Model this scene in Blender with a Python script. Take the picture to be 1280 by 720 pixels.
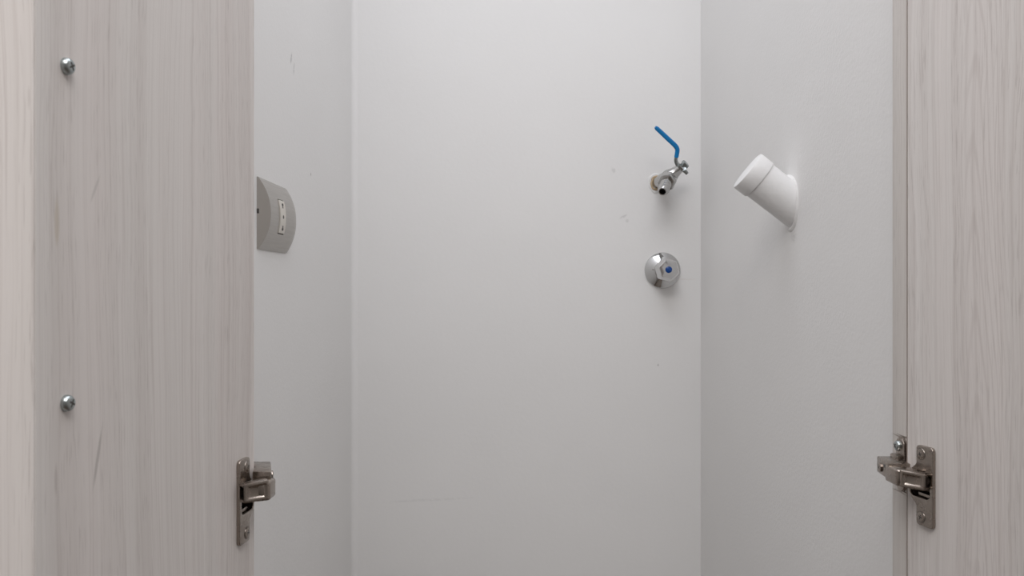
import bpy, bmesh, math
from mathutils import Vector, Matrix
from math import radians as R, pi, sin, cos

C = bpy.context.scene.collection
for o in list(bpy.data.objects):
    bpy.data.objects.remove(o)

# ------------------------------------------------------------------ camera, world, lights, exposure
HC = 1.30                                   # camera height
cd = bpy.data.cameras.new('camera')
cd.sensor_width = 36.0
cd.lens = 36.0 * 1000 / 1280
cd.clip_start = 0.02
cd.dof.use_dof = True
cd.dof.focus_distance = 0.85
cd.dof.aperture_fstop = 24
cam = bpy.data.objects.new('camera', cd)
C.objects.link(cam)
cam.location = (0, 0, HC)
cam.rotation_euler = (R(90), 0, 0)
bpy.context.scene.camera = cam

w = bpy.data.worlds.new('world')
w.use_nodes = True
w.node_tree.nodes['Background'].inputs['Color'].default_value = (0.8, 0.85, 0.95, 1)
w.node_tree.nodes['Background'].inputs['Strength'].default_value = 0.3
bpy.context.scene.world = w


def area(name, loc, rot, sx, sy, power, col):
    l = bpy.data.lights.new(name, 'AREA')
    l.shape = 'RECTANGLE'
    l.size, l.size_y = sx, sy
    l.energy = power
    l.color = col
    o = bpy.data.objects.new(name, l)
    C.objects.link(o)
    o.location = loc
    o.rotation_euler = rot
    return o


area('niche_bounce_fill', (0.0, 0.55, 2.32), (0, 0, 0), 0.6, 1.0, 5.3, (0.96, 0.99, 1.06))  # unseen light added over the niche for flash bounced off the ceiling
area('rear_fill', (0.0, -0.40, 2.32), (0, 0, 0), 1.2, 0.7, 20.5, (1.0, 0.975, 0.965))  # unseen overhead fill, added to brighten the door edge and faces

vs = bpy.context.scene.view_settings
bpy.context.scene.display_settings.display_device = 'sRGB'
vs.view_transform = 'Standard'
vs.look = 'None'
vs.gamma = 1.0
vs.use_curve_mapping = False
vs.exposure = -0.04

# ------------------------------------------------------------------ materials


def new_mat(name):
    m = bpy.data.materials.new(name)
    m.use_nodes = True
    nt = m.node_tree
    return m, nt, nt.nodes['Principled BSDF']


def N(nt, kind, **kw):
    n = nt.nodes.new(kind)
    for k, v in kw.items():
        setattr(n, k, v)
    return n


def L(nt, a, b):
    nt.links.new(a, b)


def math_node(nt, op, a, b=None, c=None, clamp=False):
    n = N(nt, 'ShaderNodeMath', operation=op, use_clamp=clamp)
    for i, v in enumerate((a, b, c)):
        if v is None:
            continue
        if isinstance(v, (int, float)):
            n.inputs[i].default_value = v
        else:
            L(nt, v, n.inputs[i])
    return n.outputs[0]


def mix_col(nt, fac, a, b):
    n = N(nt, 'ShaderNodeMix', data_type='RGBA')
    for sock, v in ((n.inputs['Factor'], fac), (n.inputs[6], a), (n.inputs[7], b)):
        if isinstance(v, (int, float)):
            sock.default_value = v
        elif isinstance(v, tuple):
            sock.default_value = (*v, 1)
        else:
            L(nt, v, sock)
    return n.outputs[2]


def noise(nt, vec, scale, detail=3, rough=0.5, dist=0.0):
    n = N(nt, 'ShaderNodeTexNoise')
    n.inputs['Scale'].default_value = scale
    n.inputs['Detail'].default_value = detail
    n.inputs['Roughness'].default_value = rough
    n.inputs['Distortion'].default_value = dist
    L(nt, vec, n.inputs['Vector'])
    return n.outputs['Fac']


def mapping(nt, vec, scale=(1, 1, 1), loc=(0, 0, 0), rot=(0, 0, 0)):
    n = N(nt, 'ShaderNodeMapping')
    n.inputs['Scale'].default_value = scale
    n.inputs['Location'].default_value = loc
    n.inputs['Rotation'].default_value = rot
    L(nt, vec, n.inputs['Vector'])
    return n.outputs[0]


def smooth(nt, v, lo, hi, a=0.0, b=1.0):
    n = N(nt, 'ShaderNodeMapRange', interpolation_type='SMOOTHSTEP')
    for k, x in (('From Min', lo), ('From Max', hi), ('To Min', a), ('To Max', b)):
        n.inputs[k].default_value = x
    L(nt, v, n.inputs['Value'])
    return n.outputs[0]


def spot(nt, vec, centre, size, ang_axis=None, ang=0.0):
    """1 inside an ellipsoidal mark, fading to 0 at its rim"""
    sub = N(nt, 'ShaderNodeVectorMath', operation='SUBTRACT')
    L(nt, vec, sub.inputs[0])
    sub.inputs[1].default_value = centre
    v = sub.outputs[0]
    if ang_axis:
        r = N(nt, 'ShaderNodeVectorRotate', rotation_type=ang_axis)
        r.inputs['Angle'].default_value = ang
        L(nt, v, r.inputs['Vector'])
        v = r.outputs[0]
    d = N(nt, 'ShaderNodeVectorMath', operation='DIVIDE')
    L(nt, v, d.inputs[0])
    d.inputs[1].default_value = size
    ln = N(nt, 'ShaderNodeVectorMath', operation='LENGTH')
    L(nt, d.outputs[0], ln.inputs[0])
    return smooth(nt, ln.outputs['Value'], 1.0, 0.4)


def paint(name, col, marks=(), bump=0.12, bscale=140):
    m, nt, b = new_mat(name)
    tc = N(nt, 'ShaderNodeTexCoord').outputs['Object']
    n1 = noise(nt, tc, 3.0, 3)
    c = mix_col(nt, smooth(nt, n1, 0.3, 0.7), tuple(x * 0.975 for x in col), col)
    fine = noise(nt, tc, 900, 2)
    grit = noise(nt, tc, 260, 3)
    for centre, size, mcol, strength, axis, ang in marks:
        s = spot(nt, tc, centre, size, axis, ang)
        f = math_node(nt, 'MULTIPLY', s, math_node(nt, 'MULTIPLY', smooth(nt, grit, 0.3, 0.6), strength))
        c = mix_col(nt, f, c, mcol)
    L(nt, c, b.inputs['Base Color'])
    b.inputs['Roughness'].default_value = 0.55
    b.inputs['Specular IOR Level'].default_value = 0.3
    bn = noise(nt, tc, bscale, 4, 0.6)
    big = noise(nt, mapping(nt, tc, (1, 1, 1.5)), 18, 2)
    h = math_node(nt, 'ADD', math_node(nt, 'MULTIPLY', bn, 1.0), math_node(nt, 'MULTIPLY', big, 0.9))
    h = math_node(nt, 'ADD', h, math_node(nt, 'MULTIPLY', fine, 0.12))
    bp = N(nt, 'ShaderNodeBump')
    bp.inputs['Strength'].default_value = bump
    bp.inputs['Distance'].default_value = 0.002
    L(nt, h, bp.inputs['Height'])
    L(nt, bp.outputs[0], b.inputs['Normal'])
    return m


WHITE = (0.855, 0.845, 0.832)


def wood(name, seed, tint=(1, 1, 1), centre=None, along='x', marks=()):
    """pale greyish ash foil: vertical streaks, pores and one cathedral figure. along = local axis across the grain"""
    m, nt, b = new_mat(name)
    tc = N(nt, 'ShaderNodeTexCoord').outputs['Object']
    v = mapping(nt, tc, loc=(seed, seed * 0.7, seed * 1.3))
    # slow sideways drift of the grain
    sway = noise(nt, mapping(nt, v, (7, 7, 2.6)), 1.0, 3, 0.45)
    sx = N(nt, 'ShaderNodeSeparateXYZ')
    L(nt, tc, sx.inputs[0])
    cross = sx.outputs['X'] if along == 'x' else sx.outputs['Y']
    drift = math_node(nt, 'MULTIPLY_ADD', sway, 0.034, cross)
    cx = N(nt, 'ShaderNodeCombineXYZ')
    L(nt, drift, cx.inputs[0])
    cx.inputs[1].default_value = seed
    L(nt, sx.outputs['Z'], cx.inputs[2])
    g = cx.outputs[0]
    broad = noise(nt, mapping(nt, g, (38, 1, 0.5)), 1.0, 3, 0.55)
    streak = noise(nt, mapping(nt, g, (230, 1, 1.4)), 1.0, 4, 0.65)
    fine = noise(nt, mapping(nt, g, (900, 1, 7)), 1.0, 3, 0.6)
    pores = noise(nt, mapping(nt, g, (1100, 1, 45)), 1.0, 2, 0.5)
    veins = noise(nt, mapping(nt, g, (120, 1, 0.7)), 1.0, 2, 0.5)
    warm = noise(nt, mapping(nt, v, (25, 25, 0.8)), 1.0, 2)
    base = mix_col(nt, smooth(nt, warm, 0.35, 0.65), (0.730, 0.697, 0.672), (0.735, 0.688, 0.664))
    dark = (0.51, 0.455, 0.43)
    c = mix_col(nt, smooth(nt, broad, 0.42, 0.72, 0, 0.28), base, dark)
    c = mix_col(nt, smooth(nt, streak, 0.50, 0.75, 0, 0.34), c, dark)
    c = mix_col(nt, smooth(nt, streak, 0.45, 0.25, 0, 0.30), c, (0.84, 0.81, 0.79))
    c = mix_col(nt, smooth(nt, fine, 0.52, 0.75, 0, 0.30), c, dark)
    c = mix_col(nt, smooth(nt, math_node(nt, 'ABSOLUTE', math_node(nt, 'SUBTRACT', veins, 0.56)), 0.020, 0.0, 0, 0.34), c, dark)
    pm = math_node(nt, 'MULTIPLY', smooth(nt, pores, 0.56, 0.68), smooth(nt, broad, 0.38, 0.60, 0.05, 0.36))
    c = mix_col(nt, pm, c, (0.38, 0.335, 0.315))
    if centre:
        # cathedral arches: parabolas round the heart line u0
        for (u0, spread, freq, lift) in centre:
            du = math_node(nt, 'SUBTRACT', drift, u0)
            du2 = math_node(nt, 'MULTIPLY', math_node(nt, 'POWER', math_node(nt, 'ABSOLUTE', du), 1.6), lift)
            wob = noise(nt, mapping(nt, v, (60, 60, 6)), 1.0, 2)
            ph = math_node(nt, 'ADD', math_node(nt, 'ADD', sx.outputs['Z'], du2), math_node(nt, 'MULTIPLY', wob, 0.045))
            s = math_node(nt, 'SINE', math_node(nt, 'MULTIPLY', ph, freq))
            near = math_node(nt, 'MULTIPLY', smooth(nt, du, spread, spread * 0.45), smooth(nt, du, -spread * 0.6, spread * 0.12))
            f = math_node(nt, 'MULTIPLY', smooth(nt, s, 0.40, 1.0, 0, 0.30), near)
            c = mix_col(nt, f, c, dark)
    for mc, ms, mcol, strength, axis, ang in marks:
        sp = spot(nt, tc, mc, ms, axis, ang)
        c = mix_col(nt, math_node(nt, 'MULTIPLY', sp, strength), c, mcol)
    t = N(nt, 'ShaderNodeMix', data_type='RGBA', blend_type='MULTIPLY')
    t.inputs['Factor'].default_value = 1.0
    L(nt, c, t.inputs[6])
    t.inputs[7].default_value = (*tint, 1)
    L(nt, t.outputs[2], b.inputs['Base Color'])
    b.inputs['Roughness'].default_value = 0.5
    b.inputs['Specular IOR Level'].default_value = 0.35
    bp = N(nt, 'ShaderNodeBump')
    bp.inputs['Strength'].default_value = 0.15
    bp.inputs['Distance'].default_value = 0.0006
    L(nt, math_node(nt, 'ADD', streak, math_node(nt, 'MULTIPLY', fine, 0.6)), bp.inputs['Height'])
    L(nt, bp.outputs[0], b.inputs['Normal'])
    return m


def metal(name, col, rough, var=0.06, brushed=None):
    m, nt, b = new_mat(name)
    tc = N(nt, 'ShaderNodeTexCoord').outputs['Object']
    n = noise(nt, mapping(nt, tc, brushed or (1, 1, 1)), 120, 3)
    L(nt, mix_col(nt, n, tuple(x * (1 - var) for x in col), tuple(min(1, x * (1 + var)) for x in col)), b.inputs['Base Color'])
    b.inputs['Metallic'].default_value = 1.0
    L(nt, smooth(nt, n, 0.2, 0.8, rough * 0.8, rough * 1.2), b.inputs['Roughness'])
    return m


def plastic(name, col, rough=0.4, bump=0.0, bscale=120, var=0.05, spec=0.4):
    m, nt, b = new_mat(name)
    tc = N(nt, 'ShaderNodeTexCoord').outputs['Object']
    n = noise(nt, tc, bscale, 3)
    L(nt, mix_col(nt, n, tuple(x * (1 - var) for x in col), tuple(min(1, x * (1 + var)) for x in col)), b.inputs['Base Color'])
    b.inputs['Roughness'].default_value = rough
    b.inputs['Specular IOR Level'].default_value = spec
    if bump:
        bp = N(nt, 'ShaderNodeBump')
        bp.inputs['Strength'].default_value = bump
        bp.inputs['Distance'].default_value = 0.001
        L(nt, n, bp.inputs['Height'])
        L(nt, bp.outputs[0], b.inputs['Normal'])
    return m


def P3(px, py, d):
    """point seen at pixel (px, py) of the 1280 x 720 photograph at depth d"""
    return Vector(((px - 640) / 1000 * d, d, HC + (360 - py) / 1000 * d))


DB = 1.356            # back wall
XL, XR = -0.2712, 0.320
GREY = (0.45, 0.44, 0.43)
M = {}
p = [P3(*q, DB) for q in ((767, 213), (779, 271), (784, 276), (823, 456), (535, 625), (857, 349))]
M['wall_back'] = paint('white_wall_paint', WHITE, [
    (tuple(p[0]), (.005, .02, .006), GREY, .28, None, 0),
    (tuple(p[1]), (.010, .02, .003), GREY, .33, 'Y_AXIS', .5),
    (tuple(p[2]), (.004, .02, .004), GREY, .28, None, 0),
    (tuple(p[3]), (.0022, .02, .0028), (.22, .2, .2), 1.0, None, 0),
    (tuple(p[4]), (.10, .02, .003), (.70, .69, .68), .3, 'Y_AXIS', .05),
    (tuple(p[5]), (.022, .02, .002), (.66, .58, .52), .2, None, 0),
], bump=0.10)
y1 = -XL / ((640 - 364) / 1000)
y2 = -XL / ((640 - 388.5) / 1000)
M['wall_left'] = paint('left_niche_wall_paint', WHITE, [
    ((XL, y1, HC + .287 * y1), (.02, .0035, .011), (.42, .41, .41), .6, 'X_AXIS', .35),
    ((XL, y1 + .012, HC + .277 * y1), (.02, .003, .012), (.42, .41, .41), .5, 'X_AXIS', .25),
    ((XL, y2, HC + .142 * y2), (.02, .004, .003), (.5, .48, .47), .8, None, 0),
], bump=0.15, bscale=230)
y3 = XR / ((992 - 640) / 1000)
M['wall_right'] = paint('right_niche_wall_paint', WHITE, [
    ((XR, y3, HC + .065 * y3), (.02, .012, .010), (.6, .59, .58), .5, None, 0),
], bump=0.13, bscale=260)
M['room'] = paint('room_wall_paint', (0.66, 0.65, 0.635), bump=0.08)
M['ceiling'] = paint('ceiling_paint', (0.82, 0.82, 0.82), bump=0.05)
M['nickel'] = metal('nickel_plated_steel', (0.345, 0.30, 0.265), 0.27)
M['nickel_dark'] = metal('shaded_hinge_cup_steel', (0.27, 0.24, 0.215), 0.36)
M['zinc'] = metal('zinc_plated_steel', (0.40, 0.435, 0.435), 0.30)
M['slot'] = plastic('recess_shade', (0.06, 0.055, 0.05), 0.5)  # near-black fill painting the shade inside slots and holes
M['chrome'] = metal('polished_chrome', (0.66, 0.66, 0.66), 0.06, 0.02)
M['satin'] = metal('satin_nickel_brass', (0.52, 0.515, 0.505), 0.20)
M['blue'] = plastic('blue_vinyl', (0.004, 0.20, 0.50), 0.4)
M['blue_dot'] = plastic('blue_enamel', (0.004, 0.055, 0.24), 0.3)
M['pvc'] = plastic('painted_white_pipe', (0.80, 0.795, 0.79), 0.5, 0.35, 160, 0.02)
M['plaster'] = plastic('white_plaster', (0.80, 0.79, 0.78), 0.7, 0.6, 200, 0.04)
M['tan'] = plastic('stained_tan_plaster', (0.50, 0.38, 0.25), 0.8, 0.8, 220, 0.25)
M['silver'] = metal('silver_lacquer', (0.43, 0.41, 0.385), 0.36, 0.03, (1, .15, 6))
M['silver'].node_tree.nodes['Principled BSDF'].inputs['Metallic'].default_value = 0.8
M['ivory'] = plastic('ivory_plastic', (0.68, 0.64, 0.58), 0.4)
M['black'] = plastic('black_hollow', (0.02, 0.02, 0.022), 0.6)
M['floor_tile'] = plastic('brown_wood_floor', (0.15, 0.115, 0.09), 0.4, var=0.1, bscale=30)

# ------------------------------------------------------------------ helpers
WORLD = {}


def link(name, me, mat, parent=None):
    o = bpy.data.objects.new(name, me)
    C.objects.link(o)
    if mat:
        me.materials.clear()
        me.materials.append(mat)
    if parent is not None:
        o.parent = parent
    return o


def smooth_mesh(me, angle=35):
    bm = bmesh.new()
    bm.from_mesh(me)
    for f in bm.faces:
        f.smooth = True
    for e in bm.edges:
        e.smooth = not (len(e.link_faces) == 2 and e.calc_face_angle(0) > R(angle))
    bm.to_mesh(me)
    bm.free()


def obj(name, bm, mat, parent=None, world=True, label=None, kind=None):
    """bm in world coordinates (or, with world=False, in the parent's own) -> one mesh object"""
    if parent is not None and world:
        bm.transform(WORLD[parent.name].inverted())
    bmesh.ops.recalc_face_normals(bm, faces=bm.faces)
    me = bpy.data.meshes.new(name)
    bm.to_mesh(me)
    bm.free()
    smooth_mesh(me)
    o = link(name, me, mat, parent)
    WORLD[o.name] = WORLD[parent.name].copy() if parent is not None else Matrix()
    if label:
        o['label'] = label
    if kind:
        o['kind'] = kind
    return o


def thing(name, label, cat, mat4, group=None):
    o = bpy.data.objects.new(name, None)
    C.objects.link(o)
    o.matrix_world = mat4
    o.empty_display_size = 0.05
    WORLD[o.name] = mat4.copy()
    o['label'] = label
    o['category'] = cat
    if group:
        o['group'] = group
    return o


def bevel(bm, off, seg=2, edges=None):
    bmesh.ops.bevel(bm, geom=edges or list(bm.edges), offset=off, segments=seg, affect='EDGES', profile=0.5, clamp_overlap=True)


def box(a, b, bev=0.0, seg=2, mat4=None):
    bm = bmesh.new()
    bmesh.ops.create_cube(bm, size=1.0)
    a, b = Vector(a), Vector(b)
    for v in bm.verts:
        v.co = Vector(((a[i] + b[i]) / 2 + v.co[i] * (b[i] - a[i])) for i in range(3))
    if bev:
        bevel(bm, bev, seg)
    if mat4:
        bm.transform(mat4)
    return bm


def prism(plan, z0, z1, bev=0.0, seg=2, dent=None):
    """plan = [(x, y)...] extruded from z0 to z1; dent = (edge index, inset, depth) sinks one side face"""
    bm = bmesh.new()
    n = len(plan)
    zz = z0 if isinstance(z0, (list, tuple)) else [z0] * n
    z2 = z1 if isinstance(z1, (list, tuple)) else [z1] * n
    lo = [bm.verts.new((x, y, zz[i])) for i, (x, y) in enumerate(plan)]
    hi = [bm.verts.new((x, y, z2[i])) for i, (x, y) in enumerate(plan)]
    bm.faces.new(lo[::-1])
    bm.faces.new(hi)
    sides = [bm.faces.new((lo[i], lo[(i + 1) % n], hi[(i + 1) % n], hi[i])) for i in range(n)]
    bmesh.ops.recalc_face_normals(bm, faces=bm.faces)
    if dent:
        k, inset, depth = dent
        f = sides[k]
        f.normal_update()
        nrm = f.normal.copy()
        bmesh.ops.inset_individual(bm, faces=[f], thickness=inset)
        r = bmesh.ops.extrude_discrete_faces(bm, faces=[f])
        for v in r['faces'][0].verts:
            v.co -= nrm * depth
        c = r['faces'][0].calc_center_median()
        for v in r['faces'][0].verts:
            v.co = c + (v.co - c) * 0.8
    if bev:
        bevel(bm, bev, seg)
    return bm


def frame(origin, axis, up=(0, 0, 1)):
    """matrix whose Z runs along axis"""
    z = Vector(axis).normalized()
    u = Vector(up)
    x = u.cross(z)
    if x.length < 1e-4:
        x = Vector((1, 0, 0)).cross(z)
    x.normalize()
    y = z.cross(x)
    m = Matrix((x, y, z)).transposed().to_4x4()
    m.translation = Vector(origin)
    return m


def lathe(profile, origin=(0, 0, 0), axis=(0, 0, 1), n=40, shape=None, bm=None, up=(0, 0, 1)):
    """profile = [(t, r)...] turned round the axis; shape(angle) scales the radius"""
    new = bm is None
    if new:
        bm = bmesh.new()
    m = frame(origin, axis, up)
    rings = []
    for t, r in profile:
        if r < 1e-7:
            rings.append([bm.verts.new(m @ Vector((0, 0, t)))])
        else:
            rings.append([bm.verts.new(m @ Vector((r * cos(a) * (shape(a) if shape else 1), r * sin(a) * (shape(a) if shape else 1), t)))
                          for a in (2 * pi * i / n for i in range(n))])
    for a, b in zip(rings, rings[1:]):
        for i in range(n):
            j = (i + 1) % n
            q = [a[i % len(a)], a[j % len(a)], b[j % len(b)], b[i % len(b)]]
            u = []
            for v in q:
                if v not in u:
                    u.append(v)
            if len(u) > 2:
                bm.faces.new(u)
    return bm


def hexa(a, k=6, soft=0.0):
    """radius factor of a regular polygon with slightly rounded corners"""
    s = 2 * pi / k
    b = (a % s) - s / 2
    h = cos(s / 2) / cos(b)
    return min(h, 1 - soft)


def sweep(pts, hw, ht, ref, n=14, ends=True, power=2.0):
    """flattened bar along pts: half width hw (in the direction ref x tangent), half thickness ht"""
    bm = bmesh.new()
    pts = [Vector(q) for q in pts]
    rings = []
    for i, q in enumerate(pts):
        t = (pts[min(i + 1, len(pts) - 1)] - pts[max(i - 1, 0)]).normalized()
        a = Vector(ref).cross(t).normalized()
        b = t.cross(a).normalized()
        w_ = hw[i] if isinstance(hw, (list, tuple)) else hw
        h_ = ht[i] if isinstance(ht, (list, tuple)) else ht
        ring = []
        for k in range(n):
            an = 2 * pi * k / n
            ca, sa = cos(an), sin(an)
            ring.append(bm.verts.new(q + a * w_ * math.copysign(abs(ca) ** (2 / power), ca) + b * h_ * math.copysign(abs(sa) ** (2 / power), sa)))
        rings.append(ring)
    for r0, r1 in zip(rings, rings[1:]):
        for k in range(n):
            bm.faces.new((r0[k], r0[(k + 1) % n], r1[(k + 1) % n], r1[k]))
    bm.faces.new(rings[0][::-1])
    bm.faces.new(rings[-1])
    return bm


def curve_pts(ctrl, per=8):
    """Catmull-Rom through the control points"""
    q = [Vector(c) for c in ctrl]
    q = [q[0] * 2 - q[1]] + q + [q[-1] * 2 - q[-2]]
    out = []
    for i in range(1, len(q) - 2):
        for k in range(per):
            t = k / per
            out.append(0.5 * ((2 * q[i]) + (q[i + 1] - q[i - 1]) * t + (2 * q[i - 1] - 5 * q[i] + 4 * q[i + 1] - q[i + 2]) * t * t
                              + (3 * q[i] - q[i - 1] - 3 * q[i + 1] + q[i + 2]) * t ** 3))
    out.append(q[-2])
    return out


def plate_with_hole(outline, holes, thick, bev):
    """filled 2D curve -> bmesh in XY, extruded along Z from 0 to thick"""
    cu = bpy.data.curves.new('tmp', 'CURVE')
    cu.dimensions = '2D'
    cu.fill_mode = 'BOTH'
    cu.extrude = thick / 2 - bev
    cu.bevel_depth = bev
    cu.bevel_resolution = 2
    cu.offset = -bev
    for loop in [outline] + holes:
        s = cu.splines.new('POLY')
        s.points.add(len(loop) - 1)
        for pnt, (x, y) in zip(s.points, loop):
            pnt.co = (x, y, 0, 1)
        s.use_cyclic_u = True
    o = bpy.data.objects.new('tmp', cu)
    C.objects.link(o)
    dg = bpy.context.evaluated_depsgraph_get()
    me = o.evaluated_get(dg).to_mesh()
    bm = bmesh.new()
    bm.from_mesh(me)
    o.evaluated_get(dg).to_mesh_clear()
    bpy.data.objects.remove(o)
    bpy.data.curves.remove(cu)
    bmesh.ops.remove_doubles(bm, verts=bm.verts, dist=1e-6)
    bmesh.ops.translate(bm, verts=bm.verts, vec=(0, 0, thick / 2))
    return bm


def rounded_rect(x0, y0, x1, y1, r, k=5):
    out = []
    for cx, cy, a0 in ((x1 - r, y1 - r, 0), (x0 + r, y1 - r, 90), (x0 + r, y0 + r, 180), (x1 - r, y0 + r, 270)):
        for i in range(k + 1):
            a = R(a0 + 90 * i / k)
            out.append((cx + r * cos(a), cy + r * sin(a)))
    return out


def phillips(origin, axis, rad, head, parent, mat, dome=True, turn=0.4, part='screw', washer=False):
    """a cross-head screw: turned head with a dark inlaid cross for its shaded slot"""
    prof = [(-0.001, rad * 0.98), (head * 0.15, rad)]
    if dome:
        for i in range(1, 6):
            a = i / 6 * pi / 2
            prof.append((head * (0.15 + 0.85 * sin(a)), rad * (0.45 + 0.55 * cos(a))))
        prof += [(head, rad * 0.44), (head, 0)]
    else:
        prof += [(head * 0.7, rad), (head, rad * 0.85), (head, 0)]
    o = obj(part, lathe(prof, origin, axis, 28), mat, parent)
    m = frame(origin, axis)
    bm = bmesh.new()
    for k in range(2):
        b2 = box((-rad * 0.5, -rad * 0.11, head * 0.80), (rad * 0.5, rad * 0.11, head * 1.03))
        b2.transform(m @ Matrix.Rotation(turn + k * pi / 2, 4, 'Z'))
        tmp = bpy.data.meshes.new('t')
        b2.to_mesh(tmp)
        b2.free()
        bm.from_mesh(tmp)
        bpy.data.meshes.remove(tmp)
    return o, bm


def struct(name, bm, mat):
    return obj(name, bm, mat, kind='structure')


# ------------------------------------------------------------------ the setting
ZC = 2.34
struct('floor', box((-1.4, -2.4, -0.05), (1.4, DB + 0.1, 0)), M['floor_tile'])
struct('ceiling', box((-1.4, -2.4, ZC), (1.4, DB + 0.1, ZC + 0.05)), M['ceiling'])
struct('wall_back', box((XL - 0.1, DB, 0), (XR + 0.1, DB + 0.1, ZC)), M['wall_back'])
struct('wall_left', box((XL - 0.1, 0.618, 0), (XL, DB, ZC)), M['wall_left'])
struct('wall_right', box((XR, 0.644, 0), (XR + 0.1, DB, ZC)), M['wall_right'])
struct('wall_front_left', box((-1.4, 0.592, 0), (-0.289, 0.618, ZC)), M['room'])
struct('wall_front_right', box((0.340, 0.622, 0), (1.4, 0.644, ZC)), M['room'])
struct('wall_room_left', box((-1.45, -2.4, 0), (-1.4, 0.618, ZC)), M['room'])
struct('wall_room_right', box((1.4, -2.4, 0), (1.45, 0.644, ZC)), M['room'])
struct('wall_room_rear', box((-1.4, -2.45, 0), (1.4, -2.4, ZC)), M['room'])
struct('trim_1', box((-0.289, 0.588, 0), (-0.206, 0.618, ZC)), wood('left_jamb_wood', 5.2, along='x'))
struct('trim_2', box((0.306, 0.618, 0), (0.340, 0.644, ZC), 0.0008), wood('right_jamb_wood', 9.1, along='y', tint=(.93, .92, .90)))
# the run of paint that rounds the left rear corner
bm = bmesh.new()
r_ = 0.009
arc = [(XL + r_ - r_ * cos(a), DB - r_ + r_ * sin(a)) for a in (pi / 2 * i / 6 for i in range(7))]
plan = arc + [(XL, DB)]
# concave fillet: centre out in the room
struct('trim_3', prism(plan, 0, ZC), M['wall_back'])

# ------------------------------------------------------------------ doors
DOOR_Z0, DOOR_Z1, TH = 0.06, 2.28, 0.018


def door_matrix(p0, u):
    x = Vector((u[0], u[1], 0)).normalized()
    z = Vector((0, 0, 1))
    y = z.cross(x)
    m = Matrix((x, y, z)).transposed().to_4x4()
    m.translation = Vector((p0[0], p0[1], 0))
    return m


def door(label, p0, u, width, inner, cup_s, cup_z, mat):
    """inner = +1 when the inside face looks along local +Y, -1 when along local -Y"""
    mw = door_matrix(p0, u)
    base = mw.copy()
    base.translation = Vector((p0[0], p0[1], DOOR_Z0))
    root = thing('cupboard_door', label, 'door', base)
    y0, y1 = (-TH, 0) if inner > 0 else (0, TH)
    bm = box((0.0008, y0, DOOR_Z0), (width - 0.001, y1, DOOR_Z1), 0.0006, 1)
    bm.transform(mw)
    panel = obj('panel', bm, mat, root)
    # the bored cup hole
    cut = lathe([(-0.0125, 0), (-0.0125, 0.0122), (0.003, 0.0122), (0.003, 0)], (cup_s, 0, cup_z), (0, inner, 0), 40)
    cut.transform(mw)
    co = obj('tmp_cut', cut, None, root)
    mo = panel.modifiers.new('b', 'BOOLEAN')
    mo.object = co
    mo.operation = 'DIFFERENCE'
    mo.solver = 'EXACT'
    dg = bpy.context.evaluated_depsgraph_get()
    me = bpy.data.meshes.new_from_object(panel.evaluated_get(dg))
    panel.modifiers.clear()
    old = panel.data
    panel.data = me
    bpy.data.meshes.remove(old)
    me.materials.clear()
    me.materials.append(mat)
    smooth_mesh(me)
    cm = co.data
    bpy.data.objects.remove(co)
    bpy.data.meshes.remove(cm)
    hb = box((0.0002, y0 + 0.0001, DOOR_Z0), (0.0008, y1 + (0.0001 if inner > 0 else -0.0001) * 0, DOOR_Z1))
    hb.transform(mw)
    obj('hinge_side_band', hb, M['edge'] if inner > 0 else M['gap_shade'], root)
    eb = box((width - 0.001, y0 + 0.0001, DOOR_Z0), (width, y1 - 0.0001, DOOR_Z1))
    eb.transform(mw)
    obj('edge_band', eb, M['edge'], root)
    return root, mw


M['gap_shade'] = plastic('hinge_gap_shade', (0.30, 0.24, 0.21), 0.5)  # band colour paints the shade of the gap beside the right door
M['edge'] = wood('edge_band_wood_lit', 2.2, along='y', tint=(1.11, 1.11, 1.11))  # door wood made lighter: light on the free edge put into the tint
LP0, LU = (-0.187, 0.580), (-0.08, -0.9968)
RP0, RU = (0.2997, 0.608), (0.2195, -0.9756)
LZ, RZ = HC - 0.1485, HC - 0.1455         # hinge heights
CUP, FLANGE = 0.0172, 0.0208     # bored hole, middle of the flange's bulge


def on_left(px):
    d = (0.187 + 0.58 * 0.08026) / ((640 - px) / 1000 + 0.08026)
    return (0.58 - d) * 1.0032, d


s1, d1 = on_left(82)
zt = HC + (360 - 83) / 1000 * d1
zb = HC + (360 - 504) / 1000 * d1
lw = on_left(42)[0]
# dents and stains on the left door, in its own coordinates (metres along, in, up from the door's foot)
marks_left = []
for (px, py, a, bb, colr, st, ang) in ((71, 278, .0022, .014, (.50, .43, .34), .5, 0), (119, 236, .0013, .010, (.47, .44, .42), .45, .5),
                                       (122, 573, .0016, .019, (.36, .33, .31), .55, .25), (70, 600, .0015, .009, (.40, .35, .33), .4, 0)):
    s_, d_ = on_left(px)
    marks_left.append(((s_, 0, HC + (360 - py) / 1000 * d_ - DOOR_Z0), (a, .01, bb), colr, st, 'Y_AXIS' if ang else None, ang))
left_door, LM = door('left cupboard door standing open with two screw heads on its pale woodgrain inner face', LP0, LU, lw, 1, CUP, LZ,
                     wood('left_door_wood', 3.0, along='x', marks=marks_left))
right_door, RM = door('right cupboard door standing open, pale woodgrain with arched grain, no screw heads', RP0, RU, 0.245, -1, CUP, RZ,
                      wood('right_door_wood', 7.4, along='x', centre=((0.088, 0.036, 112, 105), (0.190, 0.03, 80, 90))))
for z in (zt, zb):
    o, slot = phillips(LM @ Vector((s1, 0, z)), (LM.to_3x3() @ Vector((0, 1, 0))), 0.0039, 0.0033, left_door, M['zinc'], turn=0.5 if z > HC else 1.1, part='handle_screw')
    obj('cross_slot', slot, M['slot'], o)

# ------------------------------------------------------------------ hinges


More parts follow.
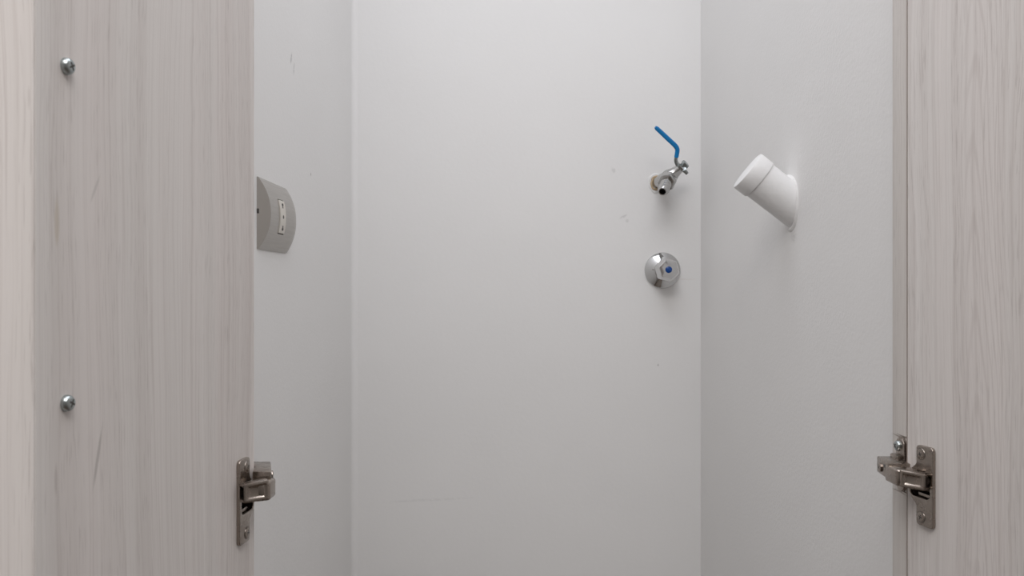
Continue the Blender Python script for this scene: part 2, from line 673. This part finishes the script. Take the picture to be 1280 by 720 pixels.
def hinge(label, mw, inner, zc, mirror, housing, rear, link_pts, zlink, zhouse, zrear, jamb_x, plate_y, plate_z, screw_yz):
    """cup plate and cup in door coordinates; link, arm and base plate from plan points in world coordinates"""
    root = thing('cabinet_hinge', label, 'hinge', Matrix.Translation(Vector((jamb_x, sum(plate_y) / 2, zc))), 'concealed hinges of the cupboard doors')
    # local frame of the plate: x along the door from its edge, y up, z out of the inner face
    zax = mw.to_3x3() @ Vector((0, inner, 0))
    xax = mw.to_3x3() @ Vector((1, 0, 0))
    yax = Vector((0, 0, 1))
    pm = Matrix((xax, yax, zax)).transposed().to_4x4()
    pm.translation = mw @ Vector((0, 0, zc))
    # outline: upright bar joined to the round cup flange
    xa, xb, hh, rr = 0.0135, 0.0305, 0.0295, 0.0165
    out = []
    bar = rounded_rect(xa, -hh, xb, hh, 0.003)
    k = 6
    out += bar[:2 * k]                                   # top right, top left corner
    a0 = math.acos((xa - FLANGE) / rr)
    yj = rr * sin(a0)
    out.append((xa, yj + 0.0012))
    for i in range(1, 24):
        a = a0 + (2 * pi - 2 * a0) * i / 24
        out.append((FLANGE + rr * cos(a), rr * sin(a)))
    out.append((xa, -yj - 0.0012))
    out += bar[2 * k:]
    hole = rounded_rect(0.0072, -0.0090, 0.0272, 0.0082, 0.0035)
    pl = plate_with_hole(out, [hole], 0.0026, 0.0006)
    pl.transform(pm)
    plate = obj('cup_plate', pl, M['nickel'], root)
    for sgn in (1, -1):
        o, slot = phillips(pm @ Vector((0.0185, sgn * 0.0232, 0.0022)), zax, 0.0036, 0.0012, plate, M['nickel'], dome=False, turn=0.3 * sgn)
        rim = lathe([(0.0026, 0.0044), (0.0030, 0.0042), (0.0030, 0.0037), (0.0024, 0.0036)], pm @ Vector((0.0185, sgn * 0.0232, 0)), zax, 28)
        obj('screw_rim', rim, M['nickel_dark'], plate)
        bm = slot
        me = bpy.data.meshes.new('t')
        bm.to_mesh(me)
        bm.free()
        sl = bmesh.new()
        sl.from_mesh(me)
        bpy.data.meshes.remove(me)
        obj('cross_slot', sl, M['slot'], plate)
    cup = lathe([(0.0001, 0.0120), (-0.0110, 0.0114), (-0.0118, 0.0100), (-0.0118, 0.0), (-0.0122, 0.0), (-0.0122, 0.0119), (0.0001, 0.0120)],
                pm @ Vector((CUP, 0, 0)), zax, 36)
    obj('cup', cup, M['nickel_dark'], root)
    # small pressed ledge in the lower half of the cup opening
    lg = box((0.0130, -0.0086, -0.0070), (0.0262, -0.0058, 0.0006), 0.0008)
    lg.transform(pm)
    obj('ledge', lg, M['nickel'], root)
    # link between cup and arm
    obj('link_arm', prism(link_pts, zlink[0], zlink[1], 0.0009, 2, dent=(0, 0.0034, 0.0014)), M['nickel'], root)
    # flanges of the link that dive into the cup
    for zz in (0, 1):
        zz0 = zlink[0][1] if isinstance(zlink[0], (list, tuple)) else zlink[0]
        zz1 = zlink[1][1] if isinstance(zlink[1], (list, tuple)) else zlink[1]
        a_, b_ = link_pts[1], link_pts[2]
        inn = mw @ Vector((0.0225, -inner * 0.009, 0))
        in2 = mw @ Vector((0.0140, -inner * 0.009, 0))
        zr = (zz0 + 0.0004, zz0 + 0.0022) if zz == 0 else (zz1 - 0.0022, zz1 - 0.0004)
        obj('link_flange', prism([a_, (inn.x, inn.y), (in2.x, in2.y), b_], zr[0], zr[1], 0.0004, 1), M['nickel'], root)
    arm = obj('arm', prism(housing, zhouse[0], zhouse[1], 0.0016, 3), M['nickel'], root)
    ra = obj('arm_rail', prism(rear, zrear[0], zrear[1], 0.0009, 2), M['nickel'], root)
    # adjusting screw on the rail's open face, and a dark box for the shade in the slot before it
    f0, f1 = Vector((*rear[0], 0)), Vector((*rear[1], 0))
    nrm = (f1 - f0).cross(Vector((0, 0, 1)))
    nrm.normalize()
    if nrm.x * mirror > 0:
        nrm = -nrm
    q = f0.lerp(f1, 0.62)
    q.z = (zrear[0] + zrear[1]) / 2 - 0.0005
    o, slot = phillips(q, nrm, 0.0034, 0.0016, ra, M['nickel'], dome=False, turn=0.7, part='adjusting_screw')
    slot_me = obj('cross_slot', slot, M['slot'], root)
    t = (f1 - f0).normalized()
    q2 = f0.lerp(f1, 0.22)
    sm = Matrix((t, Vector((0, 0, 1)), nrm)).transposed().to_4x4()
    sm.translation = Vector((q2.x, q2.y, q.z + 0.003))
    obj('rail_slot', box((-0.004, -0.0012, -0.001), (0.004, 0.0012, 0.0004), 0.0003, 1, sm), M['slot'], root)
    # base plate screwed to the jamb: rounded wings above and below
    wing = rounded_rect(plate_y[0], plate_z[0], plate_y[1], plate_z[1], 0.0075, 8)
    bp_ = plate_with_hole(wing, [], 0.0030, 0.0006)
    m2 = Matrix((Vector((0, 1, 0)), Vector((0, 0, 1)), Vector((-mirror, 0, 0)))).transposed().to_4x4()
    m2.translation = Vector((jamb_x, 0, 0))
    bp_.transform(m2)
    base = obj('base_plate', bp_, M['nickel'], root)
    xs = sorted((jamb_x - mirror * 0.0029, jamb_x - mirror * 0.008))
    obj('base_block', box((xs[0], plate_y[0] + 0.001, zrear[0] + 0.001), (xs[1], plate_y[1] - 0.0005, zrear[1] + 0.0025), 0.0012), M['nickel'], root)
    for (sy, sz) in screw_yz:
        o, slot = phillips(Vector((jamb_x - mirror * 0.0029, sy, sz)), (-mirror, 0, 0), 0.0042, 0.0032, base, M['zinc'], turn=0.9, part='fixing_screw')
        obj('cross_slot', slot, M['slot'], base)
    return root


z_ = HC
hinge('nickel concealed hinge on the right cupboard door, lower right of the photo', RM, -1, RZ, 1,
      housing=[(0.2837, 0.5905), (0.2900, 0.5880), (0.3000, 0.5900), (0.3000, 0.6120), (0.2837, 0.6090)],
      rear=[(0.2840, 0.6040), (0.2877, 0.6310), (0.3040, 0.6310), (0.3040, 0.6040)],
      link_pts=[(0.2856, 0.5890), (0.2985, 0.5775), (0.3030, 0.5850), (0.2885, 0.5975)],
      zlink=([z_ - .1465, z_ - .1468, z_ - .1468, z_ - .1465], [z_ - .1340, z_ - .1348, z_ - .1348, z_ - .1340]),
      zhouse=(z_ - .1464, z_ - .1342), zrear=(z_ - .1448, z_ - .1325),
      jamb_x=0.306, plate_y=(0.6185, 0.6320), plate_z=(z_ - .1590, z_ - .1162), screw_yz=[(0.6265, z_ - .1235)])
hinge('nickel concealed hinge on the left cupboard door, lower left of the photo', LM, 1, LZ, -1,
      housing=[(-0.1682, 0.5560), (-0.1682, 0.5700), (-0.1850, 0.5740), (-0.1850, 0.5540), (-0.1755, 0.5520)],
      rear=[(-0.1705, 0.5670), (-0.1810, 0.6000), (-0.2030, 0.6000), (-0.2030, 0.5890), (-0.1880, 0.5850), (-0.1840, 0.5670)],
      link_pts=[(-0.1685, 0.5552), (-0.1830, 0.5455), (-0.1850, 0.5550), (-0.1735, 0.5630)],
      zlink=([z_ - .1468, z_ - .1472, z_ - .1472, z_ - .1468], [z_ - .1332, z_ - .1340, z_ - .1340, z_ - .1332]),
      zhouse=(z_ - .1478, z_ - .1350), zrear=(z_ - .1440, z_ - .1300),
      jamb_x=-0.206, plate_y=(0.5900, 0.6030), plate_z=(z_ - .1590, z_ - .1280), screw_yz=[])

# ------------------------------------------------------------------ lever tap on the back wall
W0 = P3(822, 229, DB)
tap = thing('lever_tap', 'chrome ball tap with a blue lever and hose barb on the back wall', 'tap', Matrix.Translation(W0))
Cb = P3(836, 222, 1.311)
s = Vector((0.694, -0.417, 0.590)).normalized()
b = Vector((-0.325, -0.811, -0.487)).normalized()
ax = (Cb - W0).normalized()
ln = (Cb - W0).length
# rough hole and stained filler round the pipe belong to the wall
wb = bpy.data.objects['wall_back']


def blob_ring(c, r0, r1, h, seed, squash=1.0):
    bm = bmesh.new()
    n = 30
    rows = []
    for t, rr in ((0.0, r1), (h * 0.7, r1 * 0.93), (h, (r0 + r1) / 2), (h * 0.6, r0)):
        row = []
        for i in range(n):
            a = 2 * pi * i / n
            k = 1 + 0.08 * sin(3 * a + seed) + 0.05 * sin(7 * a + 2 * seed)
            row.append(bm.verts.new((c.x + rr * k * cos(a) * squash, DB - t, c.z + rr * k * sin(a))))
        rows.append(row)
    for r0_, r1_ in zip(rows, rows[1:]):
        for i in range(n):
            bm.faces.new((r0_[i], r0_[(i + 1) % n], r1_[(i + 1) % n], r1_[i]))
    return bm


WORLD['wall_back'] = Matrix()
obj('plaster_ring', blob_ring(W0, 0.0120, 0.0170, 0.0016, 1.0), M['plaster'], wb, label='rough white plaster rim round the tap pipe')
obj('stained_filler', blob_ring(W0, 0.0090, 0.0135, 0.0024, 2.3), M['tan'], wb, label='tan stained filler round the tap pipe')
obj('inlet', lathe([(-0.004, 0.0088), (0.010, 0.0088), (0.010, 0.0105), (0.022, 0.0105), (0.022, 0.0120), (ln - 0.008, 0.0120), (ln, 0.0105), (ln + .006, 0.004)], W0, ax, 28), M['satin'], tap)
obj('body', lathe([(-0.0165, 0.0), (-0.0160, 0.0055), (-0.0130, 0.0095), (-0.006, 0.0128), (0.002, 0.0132), (0.007, 0.0118), (0.013, 0.0092), (0.019, 0.0078), (0.0235, 0.0074), (0.0235, 0.0), ], Cb, s, 36), M['satin'], tap)
obj('collar', lathe([(0.004, 0.0085), (0.007, 0.0146), (0.0095, 0.0158), (0.0190, 0.0158), (0.0222, 0.0142), (0.0240, 0.0090), (0.0240, 0.006)], Cb, b, 36, lambda a: hexa(a, 6, 0.04)), M['satin'], tap)
prof = [(0.020, 0.0070), (0.027, 0.0070)]
for k in range(3):
    t0 = 0.028 + k * 0.0100
    prof += [(t0, 0.0062), (t0 + 0.0004, 0.0092), (t0 + 0.0022, 0.0094), (t0 + 0.0070, 0.0070), (t0 + 0.0085, 0.0061)]
prof += [(0.0582, 0.0064), (0.0586, 0.0066), (0.0592, 0.0062), (0.0590, 0.0050), (0.044, 0.0048)]
barb = obj('hose_barb', lathe(prof, Cb, b, 32), M['satin'], tap)
obj('bore', lathe([(0.0450, 0.0), (0.0450, 0.0049)], Cb, b, 24), M['black'], barb, label='dark bore inside the hose barb')
obj('packing_nut', lathe([(0.0235, 0.0), (0.0235, 0.0088), (0.0245, 0.0094), (0.0275, 0.0094), (0.0280, 0.0088), (0.0280, 0.0)], Cb, s, 24, lambda a: hexa(a, 6, 0.03)), M['satin'], tap)
obj('stem', lathe([(0.0275, 0.0046), (0.0320, 0.0046), (0.0320, 0.0066), (0.0330, 0.0070), (0.0360, 0.0070), (0.0368, 0.0060), (0.0368, 0.0)], Cb, s, 24, lambda a: hexa(a, 6, 0.02)), M['zinc'], tap)
T = Cb + s * 0.0300
# lever: flat bar from the stem, cranked up, then slanting away to the upper left under the blue sleeve
bar_pts = [T + Vector((0.006, 0.0, -0.005)), T, P3(847.5, 206.5, 1.293), P3(844.9, 201, 1.291), P3(845.6, 195, 1.289), P3(846.6, 188, 1.286), P3(842, 180.5, 1.283)]
view = (P3(846, 196, 1.29) - Vector((0, 0, HC))).normalized()
obj('lever', sweep(curve_pts(bar_pts, 6), [0.0046] * 3 + [0.0030] * 40, 0.0013, view, 12, power=4), M['zinc'], tap)
grip = [P3(845.3, 197.0, 1.290), P3(846.2, 192, 1.288), P3(846.6, 187.0, 1.286), P3(844.2, 182.3, 1.284), P3(836, 174.5, 1.280), P3(827, 166, 1.276), P3(819.2, 158.8, 1.272)]
cp = curve_pts(grip, 6)
hw = [0.0034 + 0.0003 * sin(i / len(cp) * pi) for i in range(len(cp))]
hw[0], hw[-1], hw[-2] = 0.0028, 0.0022, 0.0032
obj('grip', sweep(cp, hw, [0.0024] * len(cp), view, 16, power=2.6), M['blue'], tap, label='blue vinyl sleeve on the lever')
tabm = sweep([T + s * .0005 + Vector((-0.004, 0, 0.003)), T + s * .0005, P3(855.5, 213.2, 1.293), P3(859.3, 217.3, 1.294)], [0.005, 0.005, 0.0036, 0.0026], 0.0011, view, 12, power=4)
obj('stop_tab', tabm, M['zinc'], tap)

# ------------------------------------------------------------------ stop valve under it
V0 = P3(828, 338, DB)
sv = thing('stop_valve', 'round chrome stop valve with a faceted knob and a blue dot', 'valve', Matrix.Translation(V0))
F = (0, -1, 0)
obj('flange', lathe([(-0.001, 0.0300), (0.0014, 0.0306), (0.0026, 0.0303), (0.0034, 0.0295), (0.0058, 0.0265), (0.0084, 0.0228), (0.0108, 0.0190), (0.0125, 0.0162), (0.0135, 0.0140), (0.0135, 0.0)], V0, F, 64), M['chrome'], sv)
obj('neck', lathe([(0.012, 0.0120), (0.020, 0.0120), (0.022, 0.0150), (0.030, 0.0165), (0.034, 0.0150), (0.034, 0.0)], V0, F, 40), M['chrome'], sv)
knob = obj('knob', lathe([(0.030, 0.0140), (0.0305, 0.0185), (0.033, 0.0205), (0.0470, 0.0203), (0.0530, 0.0158), (0.0538, 0.0150), (0.0546, 0.0)], V0, F, 60,
                         lambda a: hexa(a + 0.25, 6, 0.035)), M['chrome'], sv)
obj('marker', lathe([(0.0546, 0.0055), (0.0556, 0.0054), (0.0562, 0.0045), (0.0564, 0.0)], V0, F, 28), M['blue_dot'], knob, label='blue marker dot on the knob')

# ------------------------------------------------------------------ capped drain stub on the right wall
yc = XR / 0.3485
Q0 = Vector((XR, yc, HC + (360 - 255) / 1000 * yc))
da = Vector((-0.770, 0.030, 0.600)).normalized()
drain = thing('drain_pipe', 'white capped drain pipe stub slanting out of the right wall', 'pipe', Matrix.Translation(Q0))
obj('pipe', lathe([(-0.040, 0.0224), (0.050, 0.0224), (0.050, 0.0)], Q0, da, 48), M['pvc'], drain)
obj('cap', lathe([(0.0455, 0.0220), (0.0455, 0.0238), (0.0463, 0.0240), (0.0612, 0.0241), (0.0626, 0.0235), (0.0632, 0.0220), (0.0632, 0.0)], Q0, da, 48), M['pvc'], drain)
# plaster collar where the pipe leaves the wall
WORLD['wall_right'] = Matrix()
bm = bmesh.new()
n = 40
rows = []
for h, k in ((-0.001, 1.16), (0.0010, 1.09), (0.0020, 1.02), (0.0015, 0.9)):
    row = []
    for i in range(n):
        a = 2 * pi * i / n
        kk = k + (0.06 * sin(2 * a + 0.6) + 0.03 * sin(5 * a + 1)) * (k - 0.9)
        up = 1.0 + 0.15 * math.exp(-((a - 1.05) / 0.38) ** 2)
        row.append(bm.verts.new((XR - h * (up ** 16), Q0.y + 0.0226 * kk * cos(a), Q0.z + 0.0291 * kk * sin(a) * up)))
    rows.append(row)
for r0_, r1_ in zip(rows, rows[1:]):
    for i in range(n):
        bm.faces.new((r0_[i], r0_[(i + 1) % n], r1_[(i + 1) % n], r1_[i]))
obj('plaster_collar', bm, M['plaster'], bpy.data.objects['wall_right'])

# ------------------------------------------------------------------ socket on the left wall
Y0, Y1, ZM, HH, BULGE = 0.8495, 0.970, HC + 0.0800, 0.0385, 0.0125
so = thing('wall_socket', 'silver arched socket plate with a three-hole ivory insert on the left wall', 'socket', Matrix.Translation((XL, (Y0 + Y1) / 2, ZM)))


def bulge(z):
    q = min(1, abs(z) / HH)
    return 0.0012 + (BULGE - 0.0012) * (1 - q ** 2.2)


ws = 0.0225 / 2                        # half window along the wall
wc = 0.9020                            # window centre
wh = 0.0195                            # half window height
bm = bmesh.new()
ys = sorted(set([Y0, Y0 + .0006, wc - ws, wc + ws, Y1 - .010, Y1 - .005, Y1 - .002, Y1] + [Y0 + (Y1 - Y0) * i / 14 for i in range(1, 13)]))
ys = [y for y in ys if not (wc - ws < y < wc + ws) and not (Y0 < y < 0.861)]
nz = 26
grid = []
zs = [-HH + 2 * HH * i / nz for i in range(nz + 1)]
zs = sorted(set([z for z in zs if min(abs(z - wh), abs(z + wh)) > 0.0012] + [wh, -wh]))
for y in ys:
    row = []
    f = (y - Y0) / (Y1 - Y0)
    tail = max(0.0, (y - (Y1 - 0.018)) / 0.018)          # far end rounds off
    shrink = math.sqrt(max(0.0, 1 - tail ** 3 * 0.55))
    for z in zs:
        yy = Y0 + 0.009 * bulge(z) / BULGE if y == Y0 else y
        row.append(bm.verts.new((XL + bulge(z) * (1 - 0.35 * tail ** 3), yy, ZM + z * (shrink if tail > 0 else 1))))
    grid.append(row)
for i in range(len(ys) - 1):
    for j in range(len(zs) - 1):
        if ys[i] >= wc - ws - 1e-6 and ys[i + 1] <= wc + ws + 1e-6 and zs[j] >= -wh - 1e-6 and zs[j + 1] <= wh + 1e-6:
            continue
        bm.faces.new((grid[i][j], grid[i + 1][j], grid[i + 1][j + 1], grid[i][j + 1]))
# sides down to the wall
edges = [e for e in bm.edges if len(e.link_faces) == 1]
ext = bmesh.ops.extrude_edge_only(bm, edges=edges)
for v in [g for g in ext['geom'] if isinstance(g, bmesh.types.BMVert)]:
    inside = (wc - ws - 1e-4 < v.co.y < wc + ws + 1e-4) and abs(v.co.z - ZM) < wh + 1e-4
    v.co.x = XL + 0.004 if inside else XL
    if v.co.y < 0.8605:
        v.co.y = Y0
obj('cover_plate', bm, M['silver'], so)
bm = bmesh.new()
hz = wh - 0.0010
rows = []
for y in (wc - ws + .0008, wc + ws - .0006):
    row = [bm.verts.new((XL + bulge(-hz) - 0.004, y, ZM - hz))]
    row += [bm.verts.new((XL + bulge(z) + 0.0009, y, ZM + z)) for z in (-hz + 2 * hz * i / 10 for i in range(11))]
    row += [bm.verts.new((XL + bulge(hz) - 0.004, y, ZM + hz))]
    rows.append(row)
for k in range(12):
    bm.faces.new((rows[0][k], rows[0][k + 1], rows[1][k + 1], rows[1][k]))
bm.faces.new(rows[0])
bm.faces.new(rows[1])
bm.faces.new((rows[0][0], rows[1][0], rows[1][-1], rows[0][-1]))
ins = obj('socket_insert', bm, M['ivory'], so, label='ivory three-hole insert')
for k in (-1, 0, 1):
    zc_ = k * 0.0118
    xf = XL + bulge(zc_) + 0.0009
    for dz in ((-0.0016, 0.0016) if k else (0.0,)):
        obj('hole', lathe([(-0.0008, 0.0020), (0.00025, 0.0019), (0.00025, 0.0)], (xf, wc + 0.0006, ZM + zc_ + dz), (1, 0, 0), 16), M['slot'], ins)
obj('pry_slot', box((XL + 0.0002, Y0 - 0.0003, ZM - 0.0005), (XL + 0.0022, Y0 + 0.002, ZM + 0.0045), 0.0003, 1), M['slot'], so)
